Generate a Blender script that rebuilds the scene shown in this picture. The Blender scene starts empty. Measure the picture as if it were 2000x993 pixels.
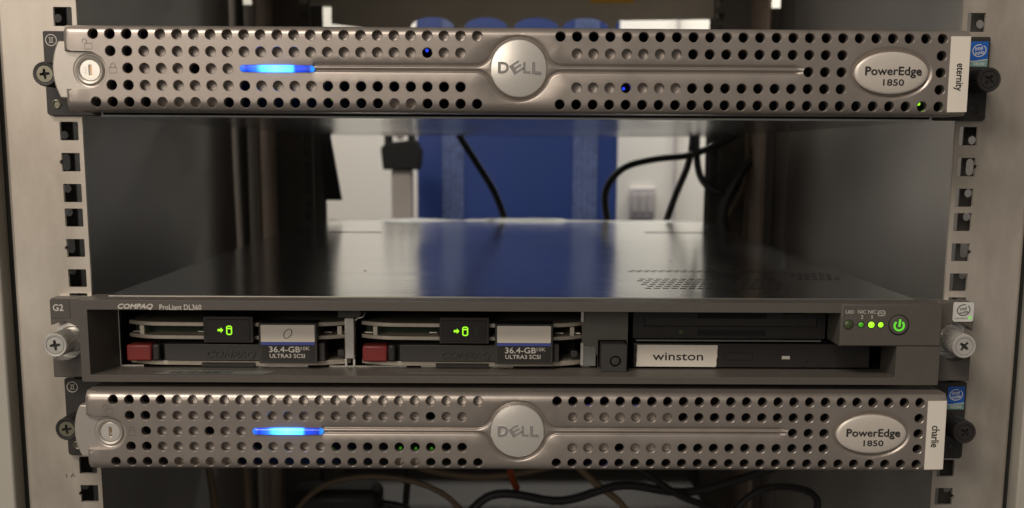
import bpy, bmesh, math, random
import numpy as np
from mathutils import Matrix, Vector
from mathutils.geometry import delaunay_2d_cdt
from math import sin, cos, pi, radians, sqrt

random.seed(7)
S = bpy.context.scene
COL = S.collection
MM = 0.001

# ------------------------------------------------------------------ camera
cam_data = bpy.data.cameras.new('camera')
cam = bpy.data.objects.new('camera', cam_data)
COL.objects.link(cam)
PITCH, YAW, ROLL = 0.164, 0.0076, 0.0056            # looks 9.4 degrees down into the rack
Ry = Matrix(((cos(YAW), -sin(YAW), 0), (sin(YAW), cos(YAW), 0), (0, 0, 1)))
Rb = Matrix(((1, 0, 0), (0, 0, -1), (0, 1, 0)))
Rp = Matrix(((1, 0, 0), (0, cos(PITCH), -sin(PITCH)), (0, sin(PITCH), cos(PITCH))))
Rr = Matrix(((cos(ROLL), -sin(ROLL), 0), (sin(ROLL), cos(ROLL), 0), (0, 0, 1)))
RM = Rr @ Rp @ Rb @ Ry                               # rows: right, down, forward
right, down, fwd = RM[0], RM[1], RM[2]
M = Matrix(((right[0], -down[0], -fwd[0]), (right[1], -down[1], -fwd[1]), (right[2], -down[2], -fwd[2])))
cam.matrix_world = Matrix.Translation(Vector((-8.2, -601.9, -59.8)) * MM) @ M.to_4x4()
cam_data.sensor_width = 36
cam_data.lens = 40.28
cam_data.shift_y = 0.08475
cam_data.clip_start = 0.02
cam_data.clip_end = 50
cam_data.dof.use_dof = True
cam_data.dof.focus_distance = 0.575
cam_data.dof.aperture_fstop = 12.5
S.camera = cam

# ------------------------------------------------------------------ light
W = bpy.data.worlds.new('World')
S.world = W
W.use_nodes = True
bg = W.node_tree.nodes['Background']
bg.inputs[0].default_value = (1.0, 0.92, 0.83, 1)
bg.inputs[1].default_value = 0.11


def area(name, loc, target, sx, sy, power, color):
    d = bpy.data.lights.new(name, 'AREA')
    d.shape = 'RECTANGLE'
    d.size, d.size_y = sx, sy
    d.energy = power
    d.color = color
    o = bpy.data.objects.new(name, d)
    COL.objects.link(o)
    o.location = loc
    o.rotation_euler = (Vector(target) - Vector(loc)).to_track_quat('-Z', 'Y').to_euler()
    return o


area('ceiling_light_front', (-0.75, -1.25, 1.30), (0, 0, -0.1), 1.2, 0.40, 27, (1.0, 0.89, 0.77))
area('aisle_light', (-1.25, -2.7, 0.72), (0, 0.2, -0.1), 1.8, 1.0, 21, (1.0, 0.88, 0.76))
area('ceiling_light_rear', (0.15, 1.15, 1.30), (0.1, 2.1, -0.2), 1.2, 0.4, 9, (1.0, 0.95, 0.86))
area('ceiling_light_wall', (0.35, 2.12, 0.95), (0.35, 2.4, 0.0), 1.6, 0.25, 24, (1.0, 0.96, 0.88))

S.view_settings.view_transform = 'Standard'
S.view_settings.look = 'None'
S.view_settings.exposure = 0.0
S.view_settings.gamma = 1.0
S.render.engine = 'CYCLES'


# ------------------------------------------------------------------ materials
def mat(name, col, rough=0.5, metal=0.0, var=0.08, nscale=60.0, stretch=(1, 1, 1), bump=0.0, bscale=900.0,
        emit=None, estr=0.0, spec=0.5, trans=0.0, coat=0.0, aniso=0.0, rvar=0.0, tint=None):
    m = bpy.data.materials.new(name)
    m.use_nodes = True
    nt = m.node_tree
    b = nt.nodes['Principled BSDF']
    b.inputs['Roughness'].default_value = rough
    b.inputs['Metallic'].default_value = metal
    b.inputs['Specular IOR Level'].default_value = spec
    b.inputs['Transmission Weight'].default_value = trans
    b.inputs['Coat Weight'].default_value = coat
    b.inputs['Anisotropic'].default_value = aniso
    tc = nt.nodes.new('ShaderNodeTexCoord')
    mp = nt.nodes.new('ShaderNodeMapping')
    mp.inputs['Scale'].default_value = stretch
    nt.links.new(tc.outputs['Object'], mp.inputs['Vector'])
    n = nt.nodes.new('ShaderNodeTexNoise')
    n.inputs['Scale'].default_value = nscale
    n.inputs['Detail'].default_value = 6
    n.inputs['Roughness'].default_value = 0.6
    nt.links.new(mp.outputs['Vector'], n.inputs['Vector'])
    r = nt.nodes.new('ShaderNodeValToRGB')
    r.color_ramp.elements[0].position = 0.3
    r.color_ramp.elements[1].position = 0.7
    t = tint or (1, 1, 1)
    r.color_ramp.elements[0].color = tuple(max(0, c * (1 - var) * k) for c, k in zip(col, t)) + (1,)
    r.color_ramp.elements[1].color = tuple(min(1, c * (1 + var)) for c in col) + (1,)
    nt.links.new(n.outputs['Fac'], r.inputs['Fac'])
    nt.links.new(r.outputs['Color'], b.inputs['Base Color'])
    if rvar:
        mr = nt.nodes.new('ShaderNodeMapRange')
        mr.inputs['From Min'].default_value = 0.3
        mr.inputs['From Max'].default_value = 0.7
        mr.inputs['To Min'].default_value = max(0.02, rough - rvar)
        mr.inputs['To Max'].default_value = rough + rvar
        nt.links.new(n.outputs['Fac'], mr.inputs['Value'])
        nt.links.new(mr.outputs['Result'], b.inputs['Roughness'])
    if bump:
        n2 = nt.nodes.new('ShaderNodeTexNoise')
        n2.inputs['Scale'].default_value = bscale
        n2.inputs['Detail'].default_value = 3
        nt.links.new(mp.outputs['Vector'], n2.inputs['Vector'])
        bp = nt.nodes.new('ShaderNodeBump')
        bp.inputs['Strength'].default_value = bump
        bp.inputs['Distance'].default_value = 0.0004
        nt.links.new(n2.outputs['Fac'], bp.inputs['Height'])
        nt.links.new(bp.outputs['Normal'], b.inputs['Normal'])
    if emit:
        b.inputs['Emission Color'].default_value = tuple(emit) + (1,)
        b.inputs['Emission Strength'].default_value = estr
    return m


MT = {
    'rail': mat('galvanised_rail', (0.50, 0.462, 0.41), 0.44, 0.60, 0.26, 20, (1, 1, 0.4), 0.12, 700, rvar=0.1, tint=(1, .95, .89)),
    'rail_in': mat('rail_bracket', (0.07, 0.065, 0.06), 0.6, 0.2),
    'panel': mat('rack_side_paint', (0.42, 0.41, 0.39), 0.42, 0.0, 0.10, 7, bump=0.08, bscale=400, rvar=0.06),
    'post': mat('rear_post_paint', (0.36, 0.27, 0.215), 0.5, 0.1, 0.12, 20),
    'rear': mat('rear_rail_paint', (0.085, 0.075, 0.065), 0.55, 0.1),
    'frame': mat('rack_frame_paint', (0.42, 0.40, 0.35), 0.5, 0.0, 0.06, 20, bump=0.1),
    'gap': mat('gap_dark', (0.02, 0.02, 0.017), 0.7),
    'beam': mat('beam_paint', (0.42, 0.37, 0.29), 0.55, 0.0, 0.1, 12),
    'bezel': mat('silver_taupe_paint', (0.36, 0.32, 0.288), 0.35, 0.64, 0.075, 38, bump=0.10, bscale=2500, rvar=0.04),
    'lever': mat('silver_lever_paint', (0.50, 0.465, 0.42), 0.36, 0.55, 0.03, 500, bump=0.08, bscale=2500),
    'disc': mat('satin_badge', (0.82, 0.79, 0.73), 0.28, 0.60, 0.02, 400, bump=0.05, bscale=3000),
    'chrome': mat('chrome_letters', (0.72, 0.69, 0.66), 0.16, 0.8, 0.02),
    'plate': mat('pale_nameplate', (0.62, 0.57, 0.51), 0.40, 0.25, 0.03, 300),
    'ink': mat('black_ink', (0.02, 0.019, 0.018), 0.6),
    'engrave': mat('engraved_line', (0.13, 0.115, 0.10), 0.6),
    'black': mat('black_plastic', (0.022, 0.020, 0.019), 0.42, 0, 0.1, 200, bump=0.08, bscale=1500),
    'blacksteel': mat('black_steel', (0.035, 0.032, 0.030), 0.45, 0.2, 0.1, 60, bump=0.06),
    'void': mat('bay_black', (0.008, 0.008, 0.008), 0.8),
    'olive': mat('screw_olive', (0.22, 0.21, 0.16), 0.4, 0.7, 0.12, 300),
    'white_print': mat('pale_print', (0.55, 0.52, 0.47), 0.6),
    'steel': mat('zinc_steel_sheet', (0.74, 0.76, 0.77), 0.17, 1.0, 0.05, 30, (0.2, 6, 1), 0.05, 60, aniso=0.4, rvar=0.04),
    'bright': mat('bright_steel', (0.84, 0.82, 0.77), 0.25, 0.65, 0.08, 150, bump=0.06),
    'edge': mat('bare_steel_edge', (0.75, 0.72, 0.65), 0.3, 1.0, 0.05),
    'brass': mat('brass_key_slot', (0.55, 0.30, 0.08), 0.3, 1.0, 0.15, 900),
    'white': mat('white_label_paper', (0.74, 0.69, 0.61), 0.65, 0, 0.025, 90),
    'graphite': mat('graphite_plastic', (0.088, 0.079, 0.069), 0.48, 0, 0.05, 300, bump=0.12, bscale=2200),
    'graphite_dk': mat('graphite_dark_plastic', (0.075, 0.069, 0.063), 0.50, 0, 0.05, 300, bump=0.10, bscale=2200),
    'greyplate': mat('bay_grey_plate', (0.135, 0.13, 0.115), 0.5, 0.1, 0.05, 200, bump=0.08),
    'greylight': mat('bay_pale_plate', (0.24, 0.25, 0.24), 0.4, 0.4, 0.06, 200),
    'caddy': mat('caddy_black_plastic', (0.040, 0.037, 0.034), 0.45, 0, 0.06, 300, bump=0.1, bscale=2000),
    'drv_rail': mat('caddy_pale_alloy', (0.60, 0.55, 0.46), 0.42, 0.45, 0.08, 250),
    'red': mat('maroon_latch', (0.19, 0.022, 0.020), 0.42, 0, 0.06, 300, bump=0.06),
    'pcb': mat('green_board', (0.003, 0.022, 0.004), 0.6, 0, 0.25, 300),
    'blue_ink': mat('blue_stripe', (0.06, 0.085, 0.36), 0.5),
    'stk_blue': mat('sticker_blue', (0.015, 0.10, 0.42), 0.35),
    'stk_teal': mat('sticker_teal', (0.17, 0.30, 0.29), 0.4),
    'stk_white': mat('sticker_pale', (0.60, 0.60, 0.57), 0.4),
    'bar': mat('blue_bar_lens', (0.02, 0.04, 0.30), 0.12, 0, 0.02, emit=(0.012, 0.06, 1.0), estr=0.8, coat=0.5),
    'green': mat('green_lit', (0.2, 0.6, 0.02), 0.4, emit=(0.36, 1.0, 0.02), estr=1.15),
    'green_mid': mat('green_half_lit', (0.06, 0.3, 0.02), 0.4, emit=(0.10, 0.75, 0.02), estr=0.22),
    'green_dim': mat('green_unlit', (0.055, 0.075, 0.03), 0.35),
    'led_blue': mat('blue_led', (0.02, 0.05, 0.4), 0.3, emit=(0.02, 0.06, 1.0), estr=1.2),
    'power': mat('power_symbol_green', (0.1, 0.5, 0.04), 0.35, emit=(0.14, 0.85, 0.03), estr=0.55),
    'wall': mat('white_wall_paint', (0.72, 0.69, 0.62), 0.8, 0, 0.02, 3),
    'bluecab': mat('blue_cabinet_paint', (0.015, 0.050, 0.25), 0.45, 0, 0.06, 3),
    'mesh': mat('blue_perforated_strip', (0.12, 0.17, 0.36), 0.5, 0, 0.35, 110, (1, 1, 1)),
    'grey_post': mat('grey_post_paint', (0.52, 0.48, 0.45), 0.5, 0, 0.05, 5),
    'cable': mat('black_cable_jacket', (0.014, 0.014, 0.014), 0.42),
    'cable_br': mat('beige_cable_jacket', (0.17, 0.12, 0.07), 0.5, 0, 0.1, 40),
    'cable_or': mat('orange_cable_jacket', (0.30, 0.05, 0.012), 0.5),
    'yellow': mat('yellow_sticker', (0.62, 0.33, 0.02), 0.5),
    'floor': mat('rack_floor_paint', (0.10, 0.096, 0.092), 0.5, 0, 0.2, 6),
    'outlet': mat('outlet_grey', (0.42, 0.39, 0.38), 0.5),
}


# the lit lens: brightest over the diode in its middle, fading towards both ends
_nt = MT['bar'].node_tree
_b = _nt.nodes['Principled BSDF']
_tc = _nt.nodes.new('ShaderNodeTexCoord')
_sx = _nt.nodes.new('ShaderNodeSeparateXYZ')
_nt.links.new(_tc.outputs['Object'], _sx.inputs[0])
_mr = _nt.nodes.new('ShaderNodeMapRange')
for _k, _v in (('From Min', -0.1342), ('From Max', -0.0982), ('To Min', 0.0), ('To Max', 1.0)):
    _mr.inputs[_k].default_value = _v
_nt.links.new(_sx.outputs['X'], _mr.inputs['Value'])
_cr = _nt.nodes.new('ShaderNodeValToRGB')
_el = _cr.color_ramp.elements
_el[0].position, _el[0].color = 0.0, (0.003, 0.03, 0.16, 1)
_el[1].position, _el[1].color = 1.0, (0.004, 0.06, 0.24, 1)
for _p, _c in ((0.10, (0.001, 0.006, 0.07, 1)), (0.22, (0.004, 0.03, 0.25, 1)), (0.35, (0.022, 0.19, 0.95, 1)), (0.48, (0.040, 0.26, 1.0, 1)),
               (0.68, (0.022, 0.19, 0.95, 1)), (0.75, (0.002, 0.010, 0.13, 1)), (0.93, (0.001, 0.004, 0.05, 1))):
    _e = _el.new(_p)
    _e.color = _c
_nt.links.new(_mr.outputs['Result'], _cr.inputs['Fac'])
_nt.links.new(_cr.outputs['Color'], _b.inputs['Emission Color'])
_b.inputs['Emission Strength'].default_value = 8.5


# ------------------------------------------------------------------ mesh helpers (all in millimetres)
def circle(cx, cz, r, n=20, a0=0.0):
    return [(cx + r * cos(a0 + 2 * pi * i / n), cz + r * sin(a0 + 2 * pi * i / n)) for i in range(n)]


def ellipse(cx, cz, a, b, n=48):
    return [(cx + a * cos(2 * pi * i / n), cz + b * sin(2 * pi * i / n)) for i in range(n)]


def rrect(x0, x1, z0, z1, r=0.8, n=4):
    out = []
    for cx, cz, a in ((x1 - r, z1 - r, 0), (x0 + r, z1 - r, pi / 2), (x0 + r, z0 + r, pi), (x1 - r, z0 + r, 1.5 * pi)):
        for i in range(n + 1):
            t = a + pi / 2 * i / n
            out.append((cx + r * cos(t), cz + r * sin(t)))
    return out


def rect(x0, x1, z0, z1):
    return [(x0, z0), (x1, z0), (x1, z1), (x0, z1)]


def in_poly(px, pz, poly):
    inside = np.zeros(len(px), bool)
    n = len(poly)
    for i in range(n):
        x1, z1 = poly[i]
        x2, z2 = poly[(i + 1) % n]
        if z1 == z2:
            continue
        c = ((z1 > pz) != (z2 > pz)) & (px < (x2 - x1) * (pz - z1) / (z2 - z1) + x1)
        inside ^= c
    return inside


class MB:
    def __init__(self):
        self.v, self.f = [], []

    def add(self, vs, fs):
        k = len(self.v)
        self.v += [tuple(p) for p in vs]
        self.f += [tuple(i + k for i in f) for f in fs]
        return self

    def box(self, x0, x1, y0, y1, z0, z1):
        return self.add([(x0, y0, z0), (x1, y0, z0), (x1, y1, z0), (x0, y1, z0), (x0, y0, z1), (x1, y0, z1), (x1, y1, z1), (x0, y1, z1)],
                        [(0, 1, 5, 4), (1, 2, 6, 5), (2, 3, 7, 6), (3, 0, 4, 7), (4, 5, 6, 7), (3, 2, 1, 0)])

    def prism(self, poly, y0, y1):
        n = len(poly)
        a = sum(poly[i][0] * poly[(i + 1) % n][1] - poly[(i + 1) % n][0] * poly[i][1] for i in range(n))
        if a < 0:
            poly = poly[::-1]
        vs = [(x, y0, z) for x, z in poly] + [(x, y1, z) for x, z in poly]
        fs = [tuple(range(n)), tuple(range(2 * n - 1, n - 1, -1))]
        fs += [(i, i + n, (i + 1) % n + n, (i + 1) % n) for i in range(n)]
        return self.add(vs, fs)

    def lathe(self, cx, cz, prof, n=32, knurl=None):
        """revolve (radius, y) about the axis parallel to Y through (cx, cz)"""
        vs, fs = [], []
        for j, (r, y) in enumerate(prof):
            for i in range(n):
                k = knurl[j] if knurl else 0
                rr = r - (k if i % 2 else 0)
                a = 2 * pi * i / n
                vs.append((cx + rr * cos(a), y, cz + rr * sin(a)))
        for j in range(len(prof) - 1):
            for i in range(n):
                fs.append((j * n + i, j * n + (i + 1) % n, (j + 1) * n + (i + 1) % n, (j + 1) * n + i))
        fs.append(tuple(range(n - 1, -1, -1)))
        fs.append(tuple((len(prof) - 1) * n + i for i in range(n)))
        return self.add(vs, fs)

    def tube(self, pts, r, n=8, sub=6):
        P = [Vector(p) for p in pts]
        Q = []
        for i in range(len(P) - 1):
            p0, p1, p2, p3 = P[max(i - 1, 0)], P[i], P[i + 1], P[min(i + 2, len(P) - 1)]
            for s in range(sub):
                t = s / sub
                Q.append(0.5 * ((2 * p1) + (p2 - p0) * t + (2 * p0 - 5 * p1 + 4 * p2 - p3) * t * t + (3 * p1 - p0 - 3 * p2 + p3) * t ** 3))
        Q.append(P[-1])
        vs, fs = [], []
        up = Vector((0.3, 0.9, 0.2))
        for i, q in enumerate(Q):
            d = (Q[min(i + 1, len(Q) - 1)] - Q[max(i - 1, 0)]).normalized()
            a = d.cross(up).normalized()
            up = a.cross(d).normalized()
            b = up
            for k in range(n):
                vs.append(tuple(q + r * (cos(2 * pi * k / n) * a + sin(2 * pi * k / n) * b)))
        for i in range(len(Q) - 1):
            for k in range(n):
                fs.append((i * n + k, i * n + (k + 1) % n, (i + 1) * n + (k + 1) % n, (i + 1) * n + k))
        fs.append(tuple(range(n)))
        fs.append(tuple((len(Q) - 1) * n + k for k in range(n)))
        return self.add(vs, fs)

    def ribbon(self, pts, w, y0, y1, closed=False):
        n = len(pts)
        L, Rr_ = [], []
        for i in range(n):
            a = pts[(i - 1) % n] if closed or i > 0 else pts[i]
            b = pts[(i + 1) % n] if closed or i < n - 1 else pts[i]
            dx, dz = b[0] - a[0], b[1] - a[1]
            l = sqrt(dx * dx + dz * dz) or 1
            nx, nz = -dz / l * w / 2, dx / l * w / 2
            L.append((pts[i][0] + nx, pts[i][1] + nz))
            Rr_.append((pts[i][0] - nx, pts[i][1] - nz))
        m = n if closed else n - 1
        vs = [(x, y0, z) for x, z in L] + [(x, y0, z) for x, z in Rr_] + [(x, y1, z) for x, z in L] + [(x, y1, z) for x, z in Rr_]
        fs = []
        for i in range(m):
            j = (i + 1) % n
            fs += [(i, i + n, j + n, j), (i, j, j + 2 * n, i + 2 * n), (i + n, i + 3 * n, j + 3 * n, j + n)]
        return self.add(vs, fs)

    def plate(self, outline, holes, y0, y1, steiner=None, hf=None, back=True, ochamfer=0.0):
        """flat sheet (XZ plane) with real openings; holes: polygons or ('c', x, z, r)"""
        loops = [list(outline)]
        circ, polys = [], []
        for h in holes:
            if h[0] == 'c':
                circ.append(h[1:])
                loops.append(circle(h[1], h[2], h[3], 20))
            else:
                polys.append(h)
                loops.append(list(h))
        pts, edges = [], []
        for lp in loops:
            k = len(pts)
            pts += lp
            edges += [(k + i, k + (i + 1) % len(lp)) for i in range(len(lp))]
        if steiner is not None and len(steiner):
            st = np.array(steiner, float)
            keep = in_poly(st[:, 0], st[:, 1], outline)
            for x, z, r in circ:
                keep &= (st[:, 0] - x) ** 2 + (st[:, 1] - z) ** 2 > (r + 0.12) ** 2
            for p in polys:
                keep &= ~in_poly(st[:, 0], st[:, 1], p)
            pts += [tuple(p) for p in st[keep]]
        res = delaunay_2d_cdt([Vector(p) for p in pts], edges, [], 0, 1e-4)
        rv = np.array([(p.x, p.y) for p in res[0]])
        tri = np.array([f for f in res[2] if len(f) == 3])
        c = rv[tri].mean(axis=1)
        keep = in_poly(c[:, 0], c[:, 1], outline)
        for x, z, r in circ:
            keep &= (c[:, 0] - x) ** 2 + (c[:, 1] - z) ** 2 > (r * 0.97) ** 2
        for p in polys:
            keep &= ~in_poly(c[:, 0], c[:, 1], p)
        tri = tri[keep]
        H = hf if hf else (lambda x, z: np.zeros(len(x)))
        h = H(rv[:, 0], rv[:, 1])
        self.add([(x, y0 + d, z) for (x, z), d in zip(rv, h)], tri.tolist())
        if back:
            self.add([(x, y1, z) for x, z in rv], [t[::-1] for t in tri.tolist()])
        for lp in loops:
            a = np.array(lp)
            d = H(a[:, 0], a[:, 1])
            n = len(lp)
            vs = [(x, y0 + e, z) for (x, z), e in zip(lp, d)] + [(x, max(y1, y0 + e + 0.02), z) for (x, z), e in zip(lp, d)]
            self.add(vs, [(i, i + n, (i + 1) % n + n, (i + 1) % n) for i in range(n)])
        return self

    def build(self, name, m, parent=None, bev=0.0, smooth=32, weld=True):
        org = WORLD_LOC.get(parent.name, Vector((0, 0, 0))) if parent else Vector((0, 0, 0))
        me = bpy.data.meshes.new(name)
        me.from_pydata([(x * MM - org.x, y * MM - org.y, z * MM - org.z) for x, y, z in self.v], [], self.f)
        bm = bmesh.new()
        bm.from_mesh(me)
        if weld:
            bmesh.ops.remove_doubles(bm, verts=bm.verts, dist=2e-6)
        bmesh.ops.recalc_face_normals(bm, faces=bm.faces)
        bm.to_mesh(me)
        bm.free()
        for p in me.polygons:
            p.use_smooth = True
        me.set_sharp_from_angle(angle=radians(smooth))
        me.materials.append(MT[m] if isinstance(m, str) else m)
        o = bpy.data.objects.new(name, me)
        COL.objects.link(o)
        if parent:
            o.parent = parent
            WORLD_LOC[o.name] = org
        if bev:
            b = o.modifiers.new('bevel', 'BEVEL')
            b.width = bev * MM
            b.segments = 2
            b.limit_method = 'ANGLE'
            b.angle_limit = radians(40)
        return o


WORLD_LOC = {}


def thing(name, label, cat, loc, group=None):
    o = bpy.data.objects.new(name, None)
    COL.objects.link(o)
    o.empty_display_size = 0.02
    o.location = Vector(loc) * MM
    WORLD_LOC[o.name] = Vector(loc) * MM
    return tag(o, label, cat, group)


def tag(o, label=None, cat=None, group=None, kind=None):
    for k, v in (('label', label), ('category', cat), ('group', group), ('kind', kind)):
        if v:
            o[k] = v
    return o


def text_geo(s, shear=0.0, offset=0.0):
    cu = bpy.data.curves.new('lettering', 'FONT')
    cu.body = s
    cu.shear = shear
    cu.offset = offset
    cu.resolution_u = 3
    cu.extrude = 0.02
    o = bpy.data.objects.new('lettering_tmp', cu)
    COL.objects.link(o)
    dg = bpy.context.evaluated_depsgraph_get()
    me = bpy.data.meshes.new_from_object(o.evaluated_get(dg))
    vs = [tuple(v.co) for v in me.vertices]
    fs = [tuple(p.vertices) for p in me.polygons]
    bpy.data.objects.remove(o)
    bpy.data.curves.remove(cu)
    bpy.data.meshes.remove(me)
    return vs, fs


def add_text(mb, s, x0, x1, z0, z1, y, th=0.06, rot=0.0, shear=0.0, offset=0.0, bold=0.0):
    if bold:
        for k, (a, b) in enumerate(((-bold, 0), (bold, 0), (0, bold), (0, -bold))):
            add_text(mb, s, x0 + a, x1 + a, z0 + b, z1 + b, y, th + 0.004 * (k + 1), rot, shear)
    """lettering scaled to fill the box; rot in degrees about the box centre (box given unrotated)"""
    vs, fs = text_geo(s, shear, offset)
    xs, zs = [v[0] for v in vs], [v[1] for v in vs]
    ax, bx, az, bz = min(xs), max(xs), min(zs), max(zs)
    cx, cz = (x0 + x1) / 2, (z0 + z1) / 2
    c, s_ = cos(radians(rot)), sin(radians(rot))
    out = []
    for x, z, d in vs:
        u = (x - ax) / (bx - ax) * (x1 - x0) + x0 - cx
        w = (z - az) / (bz - az) * (z1 - z0) + z0 - cz
        out.append((cx + u * c - w * s_, y - (d + 0.02) / 0.04 * th, cz + u * s_ + w * c))
    return mb.add(out, fs)


def cross_poly(cx, cz, L, w, a):
    pts = []
    for k in range(4):
        t = a + k * pi / 2
        d, n = (cos(t), sin(t)), (-sin(t), cos(t))
        pts += [(cx + w * (d[0] - n[0]), cz + w * (d[1] - n[1])), (cx + L * d[0] - w * 0.7 * n[0], cz + L * d[1] - w * 0.7 * n[1]),
                (cx + L * d[0] + w * 0.7 * n[0], cz + L * d[1] + w * 0.7 * n[1])]
    return pts


# ------------------------------------------------------------------ the rack
RACK = thing('server_rack', 'galvanised steel equipment rack with square-hole rails carrying the three servers', 'rack', (0, 0, -600))
U = 44.45


def make_front_rail(s):
    x_in, x_out = 225.6 * s, 264.0 * s
    hz = [(u, h) for u in range(-3, 8) for h in range(3)]
    holes = []
    for u, h in hz:
        z = -(U * u + (6.35, 22.225, 38.1)[h])
        cx = 232.55 * s
        a = 4.72
        if h == 1:                                   # the middle opening carries a small round nick
            n = [(cx + s * (a + 1.1 * cos(t)), z + 1.15 * sin(t)) for t in [(-pi / 2 + pi * k / 6) for k in range(7)]]
            p = [(cx - s * a, z - a), (cx + s * a, z - a)] + n + [(cx + s * a, z + a), (cx - s * a, z + a)]
            holes.append(p if s > 0 else p)
        else:
            holes.append(rrect(cx - a, cx + a, z - a, z + a, 0.6, 3))
    out = [(x_in, -320), (x_out, -320), (x_out, 150), (x_in, 150)]
    m = MB().plate(out, holes, 0.0, 2.0)
    # rolled outer edge and return web
    prof = [(x_out, 0.0), (x_out + s * 0.9, 0.25), (x_out + s * 1.6, 0.9), (x_out + s * 1.9, 2.0), (x_out + s * 1.9, 26)]
    for (xa, ya), (xb, yb) in zip(prof, prof[1:]):
        m.add([(xa, ya, -320), (xb, yb, -320), (xb, yb, 150), (xa, ya, 150)], [(0, 1, 2, 3)])
    r = m.build('front_rail', 'rail', RACK)
    # perforated bracket behind the openings
    hb = []
    for u, h in hz:
        z = -(U * u + (6.35, 22.225, 38.1)[h])
        if h == 1:
            hb.append(rrect(s * 243.4 - 2.3, s * 243.4 + 2.3, z - 4.8, z + 4.2, 2.2, 5))
        else:
            hb.append(('c', s * 243.6, z + (-1.8 if (h == 0 and u == 1) else 1.6), 2.3))
    MB().plate([(s * 238.9, -320), (s * 263, -320), (s * 263, 150), (s * 238.9, 150)], hb, 22.0, 23.5).build('rail_bracket', 'rail_in', r)
    if s < 0:
        mk = MB()
        mk.ribbon([(-244.6, -233.4), (-244.4, -235.6)], 0.6, -0.06, 0.02)
        mk.ribbon([(-242.0, -235.4), (-240.8, -233.2), (-240.2, -235.2)], 0.9, -0.06, 0.02)
        mk.build('pen_mark', 'engrave', r)
    return r


make_front_rail(-1)
make_front_rail(1)
for s in (-1, 1):
    MB().box(min(s * 266.2, s * 271), max(s * 266.2, s * 271), 8, 30, -330, 160).build('gap_shade_strip', 'gap', RACK)  # dark strip standing in for the shade inside the open gap
    MB().box(min(s * 271, s * 330), max(s * 271, s * 330), -4, 40, -330, 160).build('frame_post', 'frame', RACK, bev=1.2)
    # pressed side panel with a shallow diagonal crease
    m = MB()
    ys, zs = np.linspace(30, 690, 34), np.linspace(-600, 220, 42)
    vs, fs = [], []
    for y in ys:
        for z in zs:
            d = 0.7 * sin(y * 0.011 + z * 0.016) + 0.6 * sin(y * 0.02 - z * 0.023 + 1.3 * s)
            vs.append((s * (309 + d), y, z))
    nz = len(zs)
    for i in range(len(ys) - 1):
        for j in range(nz - 1):
            a = i * nz + j
            fs.append((a, a + 1, a + nz + 1, a + nz))
    m.add(vs, fs).build('side_panel', 'panel', RACK, smooth=60)
    # rear corner post, rear rail and their webs
    MB().box(min(s * 272, s * 292), max(s * 272, s * 292), 728, 746, -600, 220).build('corner_post', 'post', RACK, bev=1.5)
    m = MB().plate([(s * 226, -600), (s * 268, -600), (s * 268, 220), (s * 226, 220)],
                   [rect(s * 233 - 4.7, s * 233 + 4.7, -(15.1 * k) - 4.2 + 120, -(15.1 * k) + 4.2 + 120) for k in range(30)], 722, 724)
    m.build('rear_rail', 'rear', RACK)
    MB().box(min(s * 268, s * 270.5), max(s * 268, s * 270.5), 640, 721.5, -600, 220).build('rear_web', 'post', RACK)
    MB().box(min(s * 296, s * 318), max(s * 296, s * 318), 700, 705, -600, 220).build('rear_strip', 'rear', RACK, bev=0.8)
# added dark sheets beyond the posts block the bright room except through the opening
for s in (-1, 1):
    xi_ = 226.5 if s > 0 else -216
    MB().box(min(xi_, s * 345), max(xi_, s * 345), 748.5, 752, -600, 103).build('rear_blocker', 'rear', RACK)
MB().box(-340, 340, 752.5, 756, -600, -232).build('lower_blocker', 'rear', RACK)  # added dark sheet, keeps the space under the bottom server dark
MB().box(-330, 330, 20, 760, -606, -600).build('floor_plate', 'floor', RACK)
MB().box(-330, 330, -4, 760, 221, 225).build('roof_blocker', 'panel', RACK)  # unseen sheet added to shut ambient light out of the rack
# rear beam: arched lower edge through which blue shows
arch = [(-205, 150), (-205, 82)]
for cx, w in ((-90.6, 25), (-29.5, 25), (28, 26), (84, 27)):
    arch += [(cx - w, 72), (cx - w, 79)] + [(cx + w * 0.98 * cos(t), 79 + 11.5 * sin(t)) for t in [pi - pi * k / 10 for k in range(1, 10)]] + [(cx + w, 79), (cx + w, 72)]
arch += [(114, 72), (121, 88), (236, 90), (236, 150)]
# the arched bar is drawn as one sheet, its thickness real
beam = MB().prism(arch, 742, 748).build('rear_beam', 'beam', RACK)
MB().box(-262, 262, 749, 775, 104, 150).build('top_channel', 'beam', RACK, bev=1)
MB().box(88, 138, 739.6, 741.6, 106.5, 130).build('yellow_sticker', 'yellow', RACK)
MB().tube([(240, 735, 160), (246, 732, 118), (258, 730, 85), (262, 730, 50)], 5).build('edge_trim', 'gap', RACK)

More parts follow.
